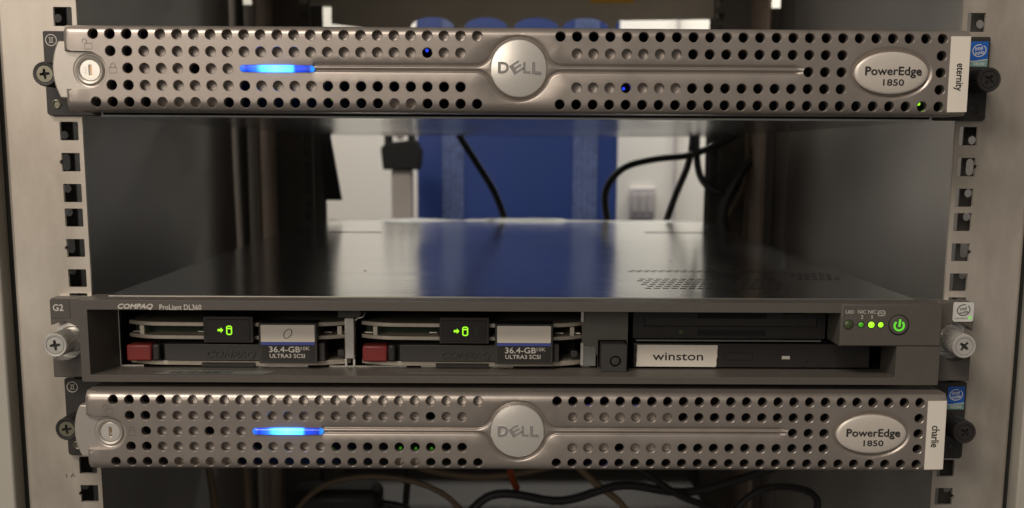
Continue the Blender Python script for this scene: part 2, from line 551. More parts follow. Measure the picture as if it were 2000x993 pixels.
# ------------------------------------------------------------------ the room seen through the back
tag(MB().box(-2600, 2600, 2400, 2420, -1400, 1800).build('wall', 'wall'), 'white painted wall seen through the open back of the rack', 'wall', kind='structure')
tag(MB().box(-2600, 2600, 780, 2400, -1420, -1400).build('floor', 'floor'), 'grey room floor behind the rack', 'floor', kind='structure')
cab = thing('blue_cabinet', 'tall blue cabinet with paler perforated strips standing behind the rack', 'cabinet', (18, 1700, -1400))
MB().box(-181, 217, 1700, 2100, -1400, 520).build('door', 'bluecab', cab, bev=3)
for a, b in ((-130, -89), (129, 176)):
    m = MB()
    m.box(a, b, 1695, 1699, -1300, 460)
    m.build('perforated_strip', 'mesh', cab, bev=0.8)
    hs = MB()
    for i in range(4):
        for k in range(90):
            x = a + (b - a) * (i + 0.5 + 0.25 * (k % 2)) / 4.3
            z = -260 + k * 8
            hs.add([(x - 2, 1694.6, z - 2), (x + 2, 1694.6, z - 2), (x + 2, 1694.6, z + 2), (x - 2, 1694.6, z + 2)], [(0, 1, 2, 3)])
    tag(hs.build('perforation', 'bluecab', cab), kind='stuff')
post = thing('grey_post', 'grey square post standing between the white wall and the blue cabinet', 'post', (-195, 1500, -1400))
MB().box(-213, -176, 1500, 1540, -1400, -94).build('shaft', 'grey_post', post, bev=3)
MB().box(-176, -167, 1502, 1538, -1400, -190).build('side_channel', 'rear', post, bev=1)
bx = thing('black_box', 'black box with two prongs mounted on top of the grey post', 'box', (-195, 1500, -94))
MB().prism([(-226, -94), (-161, -94), (-158, -60), (-168, -40), (-221, -46), (-230, -56)], 1480, 1548).build('body', 'void', bx, bev=3)
for x in (-218, -176):
    MB().box(x - 6, x + 6, 1490, 1530, -48, -22).build('prong', 'void', bx, bev=2)
MB().prism(circle(-196, -34, 7, 14), 1488, 1500).build('plug', 'chrome', bx)
seam = MB().box(429, 437, 2388, 2399, -1400, 1800)
tag(seam.build('wall_seam', 'outlet'), 'thin grey vertical joint strip on the white wall', 'trim')
ob = thing('wall_outlet', 'small grey outlet box low on the white wall beside the grey joint strip', 'outlet', (352, 2399, -200))
MB().box(318, 384, 2380, 2399, -232, -150).build('housing', 'outlet', ob, bev=4)
for k in range(3):
    MB().box(324 + k * 20, 338 + k * 20, 2376, 2381, -215, -165).build('rocker', 'outlet', ob, bev=1.5)


# ------------------------------------------------------------------ silver servers
XC, ZR, YB = -1.4, -21.4, -36.0                     # bezel centre, middle hole row, bezel face
PT = 8.0


def groove_path(sgn):
    h, R, rf = 1.25, 14.9, 8.0
    a = sqrt((R + rf) ** 2 - (h + rf) ** 2)
    th = math.atan2(h + rf, a)
    p = []
    for x in np.arange(-98.5, -a, 1.2):
        p.append((x, h))
    for k in range(1, 13):                           # concave fillet on the left
        t = -pi / 2 + (th + pi / 2) * k / 13.0
        p.append((-a + rf * cos(-pi / 2 + (pi / 2 + -th + 0) * 0 + 0) * 0 + rf * sin((pi / 2 - 0 - (0)) * 0) * 0 + rf * sin((pi / 2 - th) * k / 13.0) * 1.0, h + rf - rf * cos((pi / 2 - th) * k / 13.0)))
    for k in range(41):
        t = pi - th - (pi - 2 * th) * k / 40
        p.append((R * cos(t), R * sin(t)))
    left = [q for q in p if q[0] < 0]
    mid = p
    for k in range(12, 0, -1):
        p.append((a - rf * sin((pi / 2 - th) * k / 13.0), h + rf - rf * cos((pi / 2 - th) * k / 13.0)))
    for x in np.arange(a, 134.4, 1.2):
        p.append((x, h))
    return np.array([(XC + x, ZR + 0.9 + sgn * z) for x, z in p])


GP = [groove_path(1), groove_path(-1)]
OV = (XC + 180.0, ZR - 0.2, 17.8, 10.0)              # oval nameplate


def bezel_height(x, z):
    x, z = np.asarray(x, float), np.asarray(z, float)
    d = np.zeros(len(x))
    w = np.abs(z - ZR) - 15.6
    e = np.clip(w, 0, 4.6)
    d += 4.8 - np.sqrt(np.maximum(4.8 ** 2 - e ** 2, 0))
    xe = np.clip(np.abs(x - XC) - 216.2, 0, 2.0)     # soft ends
    d += 2.2 - np.sqrt(np.maximum(2.2 ** 2 - xe ** 2, 0))
    near = (np.abs(z - ZR) < 18.5) & (x > XC - 102) & (x < XC + 137)
    idx = np.where(near)[0]
    for gp in GP:
        for s0 in range(0, len(idx), 2000):
            ii = idx[s0:s0 + 2000]
            dd = np.sqrt(((x[ii, None] - gp[None, :, 0]) ** 2 + (z[ii, None] - gp[None, :, 1]) ** 2).min(axis=1))
            t = np.clip(1 - dd / 1.25, 0, 1)
            d[ii] = np.maximum(d[ii], 1.15 * t * t * (3 - 2 * t))
    q = np.sqrt(((x - OV[0]) / (OV[2] + 2.4)) ** 2 + ((z - OV[1]) / (OV[3] + 2.6)) ** 2)
    t = np.clip((1 - q) / 0.16, 0, 1)
    d = np.maximum(d, 1.7 * t * t * (3 - 2 * t))
    return d


def hole_list():
    L = []
    for c in list(range(0, 24)) + list(range(28, 52)):
        for r in range(5):
            lo = {0: 0, 1: 1, 2: 2, 3: 1, 4: 0}[r]
            hi = {0: 23, 1: 22, 2: 8, 3: 22, 4: 23}[r]
            if c <= 23:
                if not lo <= c <= hi:
                    continue
            else:
                ok = {0: c >= 28, 1: 29 <= c <= 45 or c == 51, 2: 43 <= c <= 45 or c == 51, 3: 29 <= c <= 45 or c == 51, 4: c >= 28}[r]
                if not ok:
                    continue
            blind = {0: 4 <= c <= 23,
                     1: (3 <= c <= 22 and c != 20) or 29 <= c <= 35,
                     2: c in (3, 4, 5, 7, 8),
                     3: 3 <= c <= 8 or 10 <= c <= 13 or (29 <= c <= 35 and c != 32),
                     4: 4 <= c <= 7 or c in (18, 19)}[r]
            x = XC + (c - 25.5) * PT
            z = ZR - (r - 2) * PT
            if c < 10:
                x += 0.02 * (4 - r)
            L.append((x, z, blind, c, r))
    return L


HOLES = hole_list()
LOCK = (XC - 207.0, ZR - 1.0)


def make_bezel(parent):
    hr, ch = 2.38, 0.28
    x0, x1, zt, zb = XC - 218.2, XC + 218.2, ZR + 20.2, ZR - 20.2
    lx, lz = LOCK
    out = []

    def edge(xa, za, xb, zb_, step=3.0):
        n = max(1, int(max(abs(xb - xa), abs(zb_ - za)) / step))
        return [(xa + (xb - xa) * k / n, za + (zb_ - za) * k / n) for k in range(n)]
    out += edge(x0, zb, x1, zb) + edge(x1, zb, x1, zt) + edge(x1, zt, x0, zt)
    out += edge(x0, zt, x0, lz + 8.9) + edge(x0, lz + 8.9, lx, lz + 8.9)
    out += [(lx + 8.9 * cos(t), lz + 8.9 * sin(t)) for t in [pi / 2 - pi * k / 20 for k in range(20)]]
    out += edge(lx, lz - 8.9, x0, lz - 8.9) + edge(x0, lz - 8.9, x0, zb)
    st = []
    for sg in (1, -1):
        for w in (15.6, 16.6, 17.5, 18.3, 19.0, 19.5, 19.9):
            st += [(x, ZR + sg * w) for x in np.arange(x0 + 0.4, x1, 1.6)]
    for sgx in (1, -1):
        for e in (216.2, 216.9, 217.5, 217.9):
            st += [(XC + sgx * e, ZR + z) for z in np.arange(-15.2, 15.3, 1.4)]
    for gp in GP:
        t = np.gradient(gp, axis=0)
        t /= np.linalg.norm(t, axis=1)[:, None]
        n = np.stack([-t[:, 1], t[:, 0]], 1)
        for o_ in (-1.3, -0.95, -0.65, -0.35, 0, 0.35, 0.65, 0.95, 1.3):
            q = gp + n * o_
            if abs(o_) > 0.9:
                q = q[::1]
            st += [tuple(p) for p in q]
    for q in np.linspace(1.02, 0.80, 9):
        st += ellipse(OV[0], OV[1], (OV[2] + 2.4) * q, (OV[3] + 2.6) * q, 72)
    st = np.unique(np.round(np.array(st), 3), axis=0)
    holes = [('c', x, z, hr + ch) for x, z, b, c, r in HOLES]
    bar = [(XC - 134.2 + 1.8 + 1.8 * cos(t), ZR + 0.15 + 1.8 * sin(t)) for t in [pi / 2 + pi * k / 10 for k in range(11)]] + \
          [(XC - 98.2 - 1.8 + 1.8 * cos(t), ZR + 0.15 + 1.8 * sin(t)) for t in [-pi / 2 + pi * k / 10 for k in range(11)]]
    m = MB()
    m.plate(out, holes + [circle(XC, ZR + 0.9, 13.75, 64), bar], YB, YB + 2.2, st, bezel_height, back=False)
    # hole rims, throats and blind floors
    hx, hz = np.array([h[0] for h in HOLES]), np.array([h[1] for h in HOLES])
    for (x, z, blind, c, r) in HOLES:
        o = circle(x, z, hr + ch, 20)
        i_ = circle(x, z, hr, 20)
        a = np.array(o)
        d = bezel_height(a[:, 0], a[:, 1])
        dep = 4.6
        vs = [(p[0], YB + e, p[1]) for p, e in zip(o, d)] + [(p[0], YB + e + ch, p[1]) for p, e in zip(i_, d)] + \
             [(p[0], YB + e + dep, p[1]) for p, e in zip(i_, d)]
        fs = []
        for k in range(20):
            k2 = (k + 1) % 20
            fs += [(k, k + 20, k2 + 20, k2), (k + 20, k + 40, k2 + 40, k2 + 20)]
        if blind:
            vs.append((x, YB + float(d.mean()) + dep + 0.5, z))
            fs += [(k + 40, 60, (k + 1) % 20 + 40) for k in range(20)]
        m.add(vs, fs)
    # top, bottom and end walls running back to the chassis
    n = len(out)
    a = np.array(out)
    d = bezel_height(a[:, 0], a[:, 1])
    m.add([(x, YB + max(e, 2.2), z) for (x, z), e in zip(out, d)] + [(x, -5.0 if abs(z - ZR) > 12 or x > 0 else YB + 3.2, z) for (x, z) in out],
          [(k, k + n, (k + 1) % n + n, (k + 1) % n) for k in range(n)])
    return m.build('bezel', 'bezel', parent, smooth=34)


def padlock(m, cx, cz, open_, y):
    w, h = 1.75, 1.45
    m.ribbon([(cx - w, cz - h * 2 + 0.3), (cx + w, cz - h * 2 + 0.3), (cx + w, cz), (cx - w, cz)], 0.34, y - 0.05, y + 0.1, True)
    sx = cx - (1.9 if open_ else 0)
    arc = [(sx + 1.05 * cos(t), cz + 1.0 + 1.15 * sin(t)) for t in [pi - pi * k / 8 for k in range(9)]]
    arc = ([(sx - 1.05, cz + (0.2 if not open_ else 0.5))] + arc + [(sx + 1.05, cz + (0.2 if not open_ else 0.0))])
    m.ribbon(arc, 0.34, y - 0.05, y + 0.1)


def swirl_logo(m_line, cx, cz, a, b, y, tilt=12, w=0.55):
    t0 = radians(tilt)
    pts = []
    for k in range(31):
        t = radians(62) + 2 * pi * 0.93 * k / 30
        x, z = a * cos(t), b * sin(t)
        pts.append((cx + x * cos(t0) - z * sin(t0), cz + x * sin(t0) + z * cos(t0)))
    m_line.ribbon(pts, w, y - 0.06, y)


def thumbscrew(parent, x, z, y_base, y_front, r, body, head, rh, knurl_n=56, lip=0.5, rec='ink'):
    m = MB()
    L = y_base - y_front
    m.lathe(x, z, [(rh + 0.05, y_front + 2.4), (rh + 0.25, y_front + 0.1), (r - 0.55, y_front), (r, y_front + 0.55), (r, y_front + L * 0.72),
                   (r - 0.7, y_front + L * 0.74), (r - 0.7, y_base)], knurl_n, [0, 0, 0, 0.34, 0.34, 0, 0])
    ts = m.build('thumbscrew', body, parent, smooth=25)
    m = MB()
    m.plate(circle(x, z, rh, 28), [cross_poly(x, z, rh * 0.62, rh * 0.19, 0.12 if x < 0 else 0.9)], y_front + 0.15, y_front + 1.2)
    m.build('screw_head', head, ts, smooth=30)
    MB().prism(circle(x, z, rh * 0.98, 20), y_front + 1.25, y_front + 1.5).build('cross_recess', rec, ts)
    return ts


def dell_lettering(m, cx, cz, y):
    s = 1.0
    add_text(m, 'D', cx - 10.2, cx - 4.9, cz - 2.7, cz + 2.7, y, 0.25, offset=0.03)
    add_text(m, 'E', cx - 4.0, cx + 1.5, cz - 2.5, cz + 2.5, y, 0.25, rot=32, offset=0.03)
    add_text(m, 'L', cx + 1.9, cx + 5.3, cz - 2.7, cz + 2.7, y, 0.25, offset=0.03)
    add_text(m, 'L', cx + 6.0, cx + 10.2, cz - 2.7, cz + 2.7, y, 0.25, offset=0.03)


def make_silver_server(label, strip_word, leds, extra):
    sv = thing('rack_server', label, 'server', (XC, 0, -44.2), 'silver perforated servers')
    # chassis: thin zinc-steel can, bottom plate seen from the front
    m = MB()
    m.box(-214, 211, -4.6, 690, -43.6, -42.6)
    m.box(-214, 211, -4.6, 690, -2.4, -1.4)
    m.box(-214, -213, -4.6, 690, -42.5, -2.5)
    m.box(210, 211, -4.6, 690, -42.5, -2.5)
    m.box(-212.9, 209.9, 688, 690, -42.5, -2.5)
    ch = m.build('chassis', 'steel', sv)
    MB().box(-176, 206, -6.2, -4.8, -43.5, -43.0).build('chassis_lip', 'edge', ch)
    MB().box(XC - 217.5, XC + 217.5, -10.5, -8.5, -41.4, -1.35).build('inner_front', 'void', ch)
    # ears
    for s in (-1, 1):
        xo, xi = XC + s * 240.6, XC + s * 214
        z0, z1 = -43.1, -1.1
        outl = [(xi, z0), (xo - s * 1.2, z0), (xo, z0 + 1.2), (xo, z1 - 0.6), (xo - s * 0.6, z1), (xi, z1)]
        sx = XC + s * 235.4
        m = MB().plate(outl, [('c', sx + (0 if s > 0 else 0.2), -37.4, 1.45)], -3.2, -0.2)
        ear = m.build('mounting_ear', 'blacksteel', sv, bev=0.25)
        m = MB().lathe(sx, -37.4, [(1.35, -1.0), (1.5, -3.5), (1.9, -3.75), (2.3, -3.6), (2.35, -3.15)], 24)
        m.build('rivet', 'blacksteel' if s > 0 else 'olive', ear)
        if s < 0:
            m = MB().ribbon(circle(XC - 236.5, -5.6, 2.75, 32), 0.42, -3.28, -3.2, True)
            for dx in (-0.55, 0.55):
                m.box(XC - 236.5 + dx - 0.2, XC - 236.5 + dx + 0.2, -3.28, -3.2, -6.9, -4.3)
            for dz in (-6.95, -4.55):
                m.box(XC - 237.75, XC - 235.25, -3.28, -3.2, dz, dz + 0.3)
            m.build('round_mark', 'white_print', ear)
        else:
            stx0, stx1 = XC + 230.6, XC + 239.6
            MB().prism(rect(stx0, stx1, -12.9, -3.4), -3.34, -3.21).build('chip_sticker', 'stk_blue', ear)
            m = MB()
            m.prism([(stx0, -15.9), (stx1, -15.9), (stx1, -12.4), (stx0 + 5.5, -12.75), (stx0 + 2.5, -13.2), (stx0, -13.2)], -3.38, -3.22)
            m.build('chip_sticker_foot', 'stk_teal', ear)
            m = MB()
            cx = (stx0 + stx1) / 2
            swirl_logo(m, cx, -7.9, 3.4, 2.9, -3.36, 14, 0.4)
            add_text(m, 'intel', cx - 2.2, cx + 1.7, -7.7, -5.7, -3.36, 0.05, rot=10, offset=0.01)
            add_text(m, 'inside', cx - 2.2, cx + 2.4, -9.8, -8.0, -3.36, 0.05, rot=10, offset=0.01)
            m.ribbon([(stx0, -13.2), (stx0 + 2.5, -13.2), (stx0 + 5.5, -12.75), (stx1, -12.2)], 0.35, -3.42, -3.34)
            m.build('chip_sticker_print', 'stk_white', ear)
            m = MB()
            add_text(m, 'XEON', cx - 2.9, cx + 2.9, -15.3, -13.7, -3.4, 0.05, offset=0.01)
            m.build('chip_sticker_word', 'stk_white', ear)
        thumbscrew(sv, XC + s * 232.7, -23.6, -3.2, -24.0, 6.1, 'black', 'olive' if s < 0 else 'black', 4.0, rec='void')
    # bezel
    bz = make_bezel(sv)
    m = MB()
    padlock(m, XC - 206.2, ZR + 11.4, True, YB)
    padlock(m, XC - 195.0, ZR + 0.2, False, YB)
    m.build('padlock_mark', 'engrave', bz)
    # release lever with the key lock
    lx, lz = LOCK
    yl = YB + 2.9
    pts = []
    for k in range(17):
        t = radians(150 + 60 * k / 16)
        pts.append((XC - 225.3 + 25 + 25 * cos(t), ZR - 0.8 + 27 * sin(t)))
    poly = [(lx + 8.4, pts[0][1])] + pts + [(lx + 8.4, pts[-1][1])]
    lev = MB().prism(poly, yl, yl + 7).build('release_lever', 'lever', sv, bev=0.7)
    m = MB().lathe(lx, lz, [(5.0, yl - 0.2), (5.3, yl - 0.9), (6.3, yl - 1.2), (6.9, yl - 0.6), (7.4, yl + 0.1), (8.1, yl - 0.25), (8.5, yl + 0.3)], 48)
    lk = m.build('key_lock', 'lever', sv, smooth=25)
    m = MB().plate(circle(lx + 0.2, lz, 4.85, 40), [rect(lx - 0.45, lx + 0.95, lz - 2.6, lz + 2.6)], yl - 0.75, yl + 0.8)
    m.build('lock_face', 'disc', lk, bev=0.12)
    MB().box(lx - 0.5, lx + 1.0, yl + 0.3, yl + 0.6, lz - 2.7, lz + 2.7).build('key_slot', 'void', lk)
    MB().box(lx + 0.1, lx + 0.95, yl - 0.3, yl + 0.2, lz - 0.4, lz + 1.9).build('key_wafer', 'brass', lk)
    MB().box(lx + 0.1, lx + 0.95, yl - 0.3, yl + 0.2, lz - 2.5, lz - 1.6).build('key_wafer', 'brass', lk)
    m = MB()
    add_text(m, '361', lx - 3.6, lx - 0.4, lz - 0.9, lz + 0.5, yl - 0.75, 0.04, rot=90)
    m.build('key_number', 'plate', lk)
    # light bar
    bar = [(XC - 134.2 + 1.8 + 1.6 * cos(t), ZR + 0.15 + 1.6 * sin(t)) for t in [pi / 2 + pi * k / 10 for k in range(11)]] + \
          [(XC - 98.2 - 1.8 + 1.6 * cos(t), ZR + 0.15 + 1.6 * sin(t)) for t in [-pi / 2 + pi * k / 10 for k in range(11)]]
    lb = MB().prism(bar, YB - 1.2, YB + 2.0).build('light_bar', 'bar', sv, bev=0.8)
    # round badge
    cx, cz = XC, ZR + 0.9
    prof = [(13.6, YB + 1.5), (13.6, YB - 0.3), (13.2, YB - 0.85)]
    for r in (11.5, 9.5, 7.5, 5.5, 3.5, 1.5, 0.3):
        prof.append((r, YB - 0.9 - 1.1 * (1 - (r / 13.2) ** 2)))
    bd = MB().lathe(cx, cz, prof[::-1], 64).build('round_badge', 'disc', sv, smooth=25)
    m = MB()
    dell_lettering(m, cx + 0.2, cz + 0.3, YB - 1.75)
    m.build('badge_lettering', 'chrome', bd)
    MB().prism(circle(cx, cz, 13.74, 48), YB + 2.5, YB + 3.0).build('badge_seat', 'void', bd)
    # oval nameplate
    ox, oz, oa, ob_ = OV
    n = 64
    vs, fs = [], []
    rings = [(1.0, 1.4), (1.0, -0.1), (0.97, -0.5), (0.9, -0.75), (0.6, -1.05), (0.25, -1.15)]
    for q, yy in rings:
        vs += [(x, YB + yy, z) for x, z in ellipse(ox, oz, oa - (1 - q) * oa, ob_ - (1 - q) * ob_, n)]
    for j in range(len(rings) - 1):
        fs += [(j * n + i, j * n + (i + 1) % n, (j + 1) * n + (i + 1) % n, (j + 1) * n + i) for i in range(n)]
    fs.append(tuple((len(rings) - 1) * n + i for i in range(n)))
    npl = MB().add(vs, fs).build('oval_nameplate', 'plate', sv, smooth=40)
    m = MB()
    add_text(m, 'PowerEdge', ox - 12.9, ox + 14.2, oz - 2.2, oz + 2.9, YB - 1.0, 0.25, bold=0.12)
    add_text(m, '1850', ox - 4.0, ox + 6.0, oz - 5.9, oz - 3.0, YB - 0.95, 0.2, bold=0.11)
    m.build('nameplate_lettering', 'ink', npl)
    # name strip
    st = MB().prism([(XC + 208.1, ZR - 18.6), (XC + 217.6, ZR - 18.4), (XC + 217.3, ZR + 17.3), (XC + 207.9, ZR + 17.2)], YB - 0.28, YB + 0.1).build('name_strip', 'white', sv)
    m = MB()
    L = {'eternity': 12.9, 'charlie': 11.2}[strip_word]
    add_text(m, strip_word, XC + 212.6 - L / 2, XC + 212.6 + L / 2, ZR - 4.2 + (0 if strip_word == 'eternity' else 1.0), ZR + 0.3 + (0 if strip_word == 'eternity' else 0.4),
             YB - 0.29, 0.05, rot=-90, bold=0.1)
    m.build('name_lettering', 'ink', st)
    for (x, z, k) in leds:
        MB().lathe(x, z, [(0.15, -24.0), (0.6, -23.7), (0.75, -23.1), (0.75, -21.8), (0.5, -21.4)], 14).build('status_led', k, sv)
    return sv


S1 = make_silver_server('silver perforated server at the top of the rack, with a white strip reading eternity', 'eternity',
                        [(197.4, -35.6, 'green'), (-46.4, -11.2, 'led_blue'), (-93.2, -30.6, 'green_mid'), (-93.4, -35.0, 'green_mid'),
                         (50.7, -29.0, 'led_blue'), (-23.0 - 23.0, -29.6, 'green_dim')], None)
S2 = make_silver_server('silver perforated server at the bottom of the rack, with a white strip reading charlie', 'charlie',
                        [(-90.0, -29.0, 'green'), (-49.6, -13.0, 'green'), (-62.0, -33.4, 'green_mid'), (-54.0, -33.6, 'green_mid'), (-45.8, -33.6, 'green_mid'),
                         (192.0, -36.6, 'green_mid'), (199.6, -36.4, 'green_mid'), (40.2, -37.0, 'led_blue'), (35.0, -4.6, 'led_blue'), (59.6, -4.8, 'led_blue')], None)
S2.location = Vector((XC + 0.5, 0, -44.2 - 179.2)) * MM

# ------------------------------------------------------------------ graphite server in the middle
C = thing('rack_server', 'dark graphite server in the middle with two drive bays and a winston label', 'server', (-4, 0, -177.6))
YF = -25.0
XL, XR = -223.8, 215.6
ZT, ZB = -135.3, -177.5
WIN_F = [(-219.4, -173.9), (193.2, -173.9), (193.2, -157.2), (163.6, -157.2), (163.6, -140.2), (-219.4, -140.2)]
WIN_B = [(-212.3, -174.0), (193.9, -174.0), (193.9, -157.6), (164.6, -157.6), (164.6, -138.9), (-212.3, -138.9)]
m = MB()
m.plate(rrect(XL, XR, ZB, ZT, 0.9, 3), [WIN_F], YF, 0.0, back=False)
m.f = [f for f in m.f]
n = len(WIN_F)
# window reveal running back to the bay
m2 = MB()
m2.plate(rrect(XL, XR, ZB, ZT, 0.9, 3), [WIN_F], YF, YF + 0.02, back=False)
tris = len(m2.f)
bez = MB()
# front face only
fr = MB().plate(rrect(XL, XR, ZB, ZT, 0.9, 3), [WIN_F], YF, YF + 0.01, back=False)
front_faces = [f for f in fr.f if len(f) == 3]
bez.v = list(fr.v)
bez.f = front_faces
ol = rrect(XL, XR, ZB, ZT, 0.9, 3)
no = len(ol)
bez.add([(x, YF, z) for x, z in ol] + [(x, -1.0, z) for x, z in ol], [(i, i + no, (i + 1) % no + no, (i + 1) % no) for i in range(no)])
bez.add([(x, YF, z) for x, z in WIN_F] + [(x, 1.0, z) for x, z in WIN_B], [(i, i + n, (i + 1) % n + n, (i + 1) % n) for i in range(n)])
CB = bez.build('bezel', 'graphite', C, bev=0.7, smooth=30)
# raised control panel
CP = MB().prism([(163.9, -156.9), (215.2, -156.9), (215.2, -135.7), (163.9, -135.7)], YF - 0.6, YF + 0.2).build('control_panel', 'graphite', C, bev=0.45)
m = MB()
add_text(m, 'COMPAQ', -203.6, -186.0, -140.0, -137.2, YF, 0.06, shear=0.28, bold=0.16)
m.build('maker_lettering', 'white_print', CB)
m = MB()
add_text(m, 'ProLiant DL360', -182.6, -161.4, -140.1, -137.4, YF, 0.05, bold=0.05)
m.build('model_lettering', 'white_print', CB)
# floor stickers in the window
m = MB().add([(-188, -23.2, -173.75), (-132.0, -23.2, -173.75), (-126.5, -13, -173.75), (-183, -13, -173.75)], [(0, 1, 2, 3)])
m.build('barcode_sticker', 'greylight', CB)
m = MB()
x = -181
while x < -150:
    w = random.choice((0.4, 0.6, 1.1))
    m.add([(x, -20.8, -173.7), (x + w, -20.8, -173.7), (x + w + 1.4, -15.5, -173.7), (x + 1.4, -15.5, -173.7)], [(0, 1, 2, 3)])
    x += w + random.choice((0.4, 0.7, 1.0))
m.build('barcode_print', 'ink', CB)
MB().add([(-58, -21, -173.75), (-5, -21, -173.75), (-5, -15.5, -173.75), (-58, -15.5, -173.75)], [(0, 1, 2, 3)]).build('serial_sticker', 'greyplate', CB)

# ears
for s in (-1, 1):
    cx, cz, rr = (-237.2, -158.6, 10.2) if s < 0 else (228.6, -157.2, 10.2)
    xo = -243.3 if s < 0 else 236.9
    xi = -223.9 if s < 0 else 215.7
    zt, zb_ = -135.9, -177.8
    if s < 0:
        a0 = math.acos((xo - cx + 0.0) / -rr) if abs(xo - cx) < rr else 0
    aa = math.asin(min(1, abs(xo - cx) / rr))
    outl = [(xi, zb_), (xo, zb_), (xo, cz - rr * cos(aa))]
    arc = []
    for k in range(15):
        t = -(pi / 2) + (-aa if s < 0 else aa) * 1 + (pi + 2 * aa) * k / 14 * (1 if s < 0 else -1)
        arc.append((cx + rr * cos(t), cz + rr * sin(t)))
    outl += arc + [(xo, cz + rr * cos(aa)), (xo, zt - 1.2), (xo - s * 1.2, zt), (xi, zt)]
    ear = MB().prism(outl, -12.0, -3.4).build('mounting_ear', 'graphite', C, bev=0.5)
    MB().box(min(xi, xo - s * 0.8), max(xi, xo - s * 0.8), -3.2, -0.3, zb_ + 0.3, zt - 0.3).build('ear_plate', 'bright', ear)
    m = MB().lathe(cx - s * 1.5, cz, [(6.3, -3.6), (6.9, -4.6), (8.8, -4.4), (9.3, -3.4)], 40)
    m.build('washer', 'bright', ear)
    thumbscrew(C, cx - s * 0.8, cz, -3.4, -25.5, 6.25, 'bright', 'bright', 4.35, 72, rec='ink')
    if s < 0:
        pl = MB().prism(rrect(-243.0, -232.9, -146.6, -136.9, 0.8), -12.25, -11.9).build('corner_badge', 'graphite_dk', ear)
        m = MB()
        add_text(m, 'G2', -241.5, -236.2, -142.7, -139.3, -12.25, 0.05, bold=0.08)
        m.build('corner_lettering', 'white_print', ear)
    else:
        MB().prism(rrect(225.9, 236.6, -146.2, -136.0, 1.2), -12.5, -12.0).build('chip_sticker', 'stk_white', ear)
        m = MB()
        swirl_logo(m, 231.3, -140.1, 3.3, 2.8, -12.5, 14, 0.45)
        add_text(m, 'intel', 229.2, 232.8, -140.2, -138.4, -12.5, 0.05, rot=12, offset=0.012)
        add_text(m, 'inside', 229.2, 233.6, -142.0, -140.4, -12.5, 0.05, rot=12, offset=0.012)
        add_text(m, 'pentium', 227.0, 233.6, -145.2, -143.9, -12.5, 0.05)
        m.build('chip_sticker_print', 'ink', ear)
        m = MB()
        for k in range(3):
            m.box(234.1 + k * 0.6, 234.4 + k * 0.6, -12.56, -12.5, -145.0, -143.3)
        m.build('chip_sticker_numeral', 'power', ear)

# control panel marks
m = MB()
yp = YF - 0.6
add_text(m, 'UID', 165.9, 170.2, -140.4, -138.7, yp, 0.05)
add_text(m, 'NIC', 172.2, 176.3, -140.4, -138.5, yp, 0.05)
add_text(m, '2', 173.7, 175.0, -143.0, -141.2, yp, 0.05)
add_text(m, 'NIC', 177.4, 181.5, -140.4, -138.5, yp, 0.05)
add_text(m, '1', 179.25, 179.65, -143.0, -141.2, yp, 0.05)
m.ribbon(rrect(182.4, 185.9, -141.4, -138.9, 0.7), 0.32, yp - 0.05, yp, True)
m.ribbon([(182.6, -140.1), (183.4, -140.1), (183.8, -139.4), (184.4, -140.8), (184.8, -140.1), (185.7, -140.1)], 0.35, yp - 0.05, yp)
m.build('panel_lettering', 'white_print', CP)
m = MB().ribbon([(168.6, -146.15), (187.3, -146.15)], 0.28, yp - 0.03, yp)
m.build('panel_line', 'ink', CP)
for x, r, k in ((167.7, 2.2, 'green_dim'), (174.0, 1.35, 'green_mid'), (179.3, 1.6, 'green'), (184.1, 1.35, 'green')):
    z = -146.1
    MB().ribbon(circle(x, z, r + 0.22, 24), 0.45, yp - 0.08, yp, True).build('lamp_ring', 'void', CP)
    MB().lathe(x, z, [(0.2, yp - 0.75), (r * 0.6, yp - 0.6), (r, yp - 0.1), (r, yp + 0.3)], 20).build('status_lamp', k, CP)
px_, pz_ = 193.3, -146.1
MB().ribbon(circle(px_, pz_, 5.1, 40), 0.6, yp - 0.1, yp, True).build('button_gap', 'void', CP)
pb = MB().lathe(px_, pz_, [(0.3, yp - 0.55), (3.4, yp - 0.75), (4.5, yp - 0.7), (4.8, yp - 0.2), (4.8, yp + 0.2)], 40).build('power_button', 'graphite', C, smooth=25)
m = MB().ribbon([(px_ + 2.4 * cos(t), pz_ - 0.3 + 2.4 * sin(t)) for t in [radians(130 + 280 * k / 20) for k in range(21)]], 0.95, yp - 0.95, yp - 0.6)
m.ribbon([(px_ + 0.1, pz_ - 0.9), (px_ + 0.35, pz_ + 3.0)], 1.0, yp - 1.0, yp - 0.6)
m.build('power_symbol', 'power', pb)

# chassis lid with real vent slots
vents = []


def slot(x0, x1, y0, y1):
    vents.append([(x0, y0), (x1, y0), (x1, y1), (x0, y1)])


for r in range(6):
    for k in range(17):
        x = 71 + k * 4.9 + (2.4 if r % 2 else 0)
        y = 34 + r * 9.4
        slot(x, x + 3.6, y, y + 4.2)
for r in range(2):
    for k in range(21):
        x = 71 + k * 4.8 + (2.4 if r % 2 else 0)
        slot(x, x + 3.4, 124 + r * 7, 127.8 + r * 7)
for r in range(5):
    for k in range(6):
        x = 169 + k * 4.4 + (2.2 if r % 2 else 0)
        slot(x, x + 3.3, 82 + r * 9.0, 86.0 + r * 9.0)
slot(-172, -122, 464, 476)
slot(125, 192, 480, 492)
lid = MB()
fl = MB().plate([(-214.5, -7), (207.5, -7), (207.5, 652), (-214.5, 652)], vents, 0.0, 0.4)
lid.v = [(x, z, -135.2 - y) for x, y, z in fl.v]
lid.f = fl.f
LD = lid.build('lid', 'steel', C)
m = MB()
m.box(-214.3, -213.4, 0, 651, -176.8, -136.6)
m.box(206.4, 207.3, 0, 651, -176.8, -136.6)
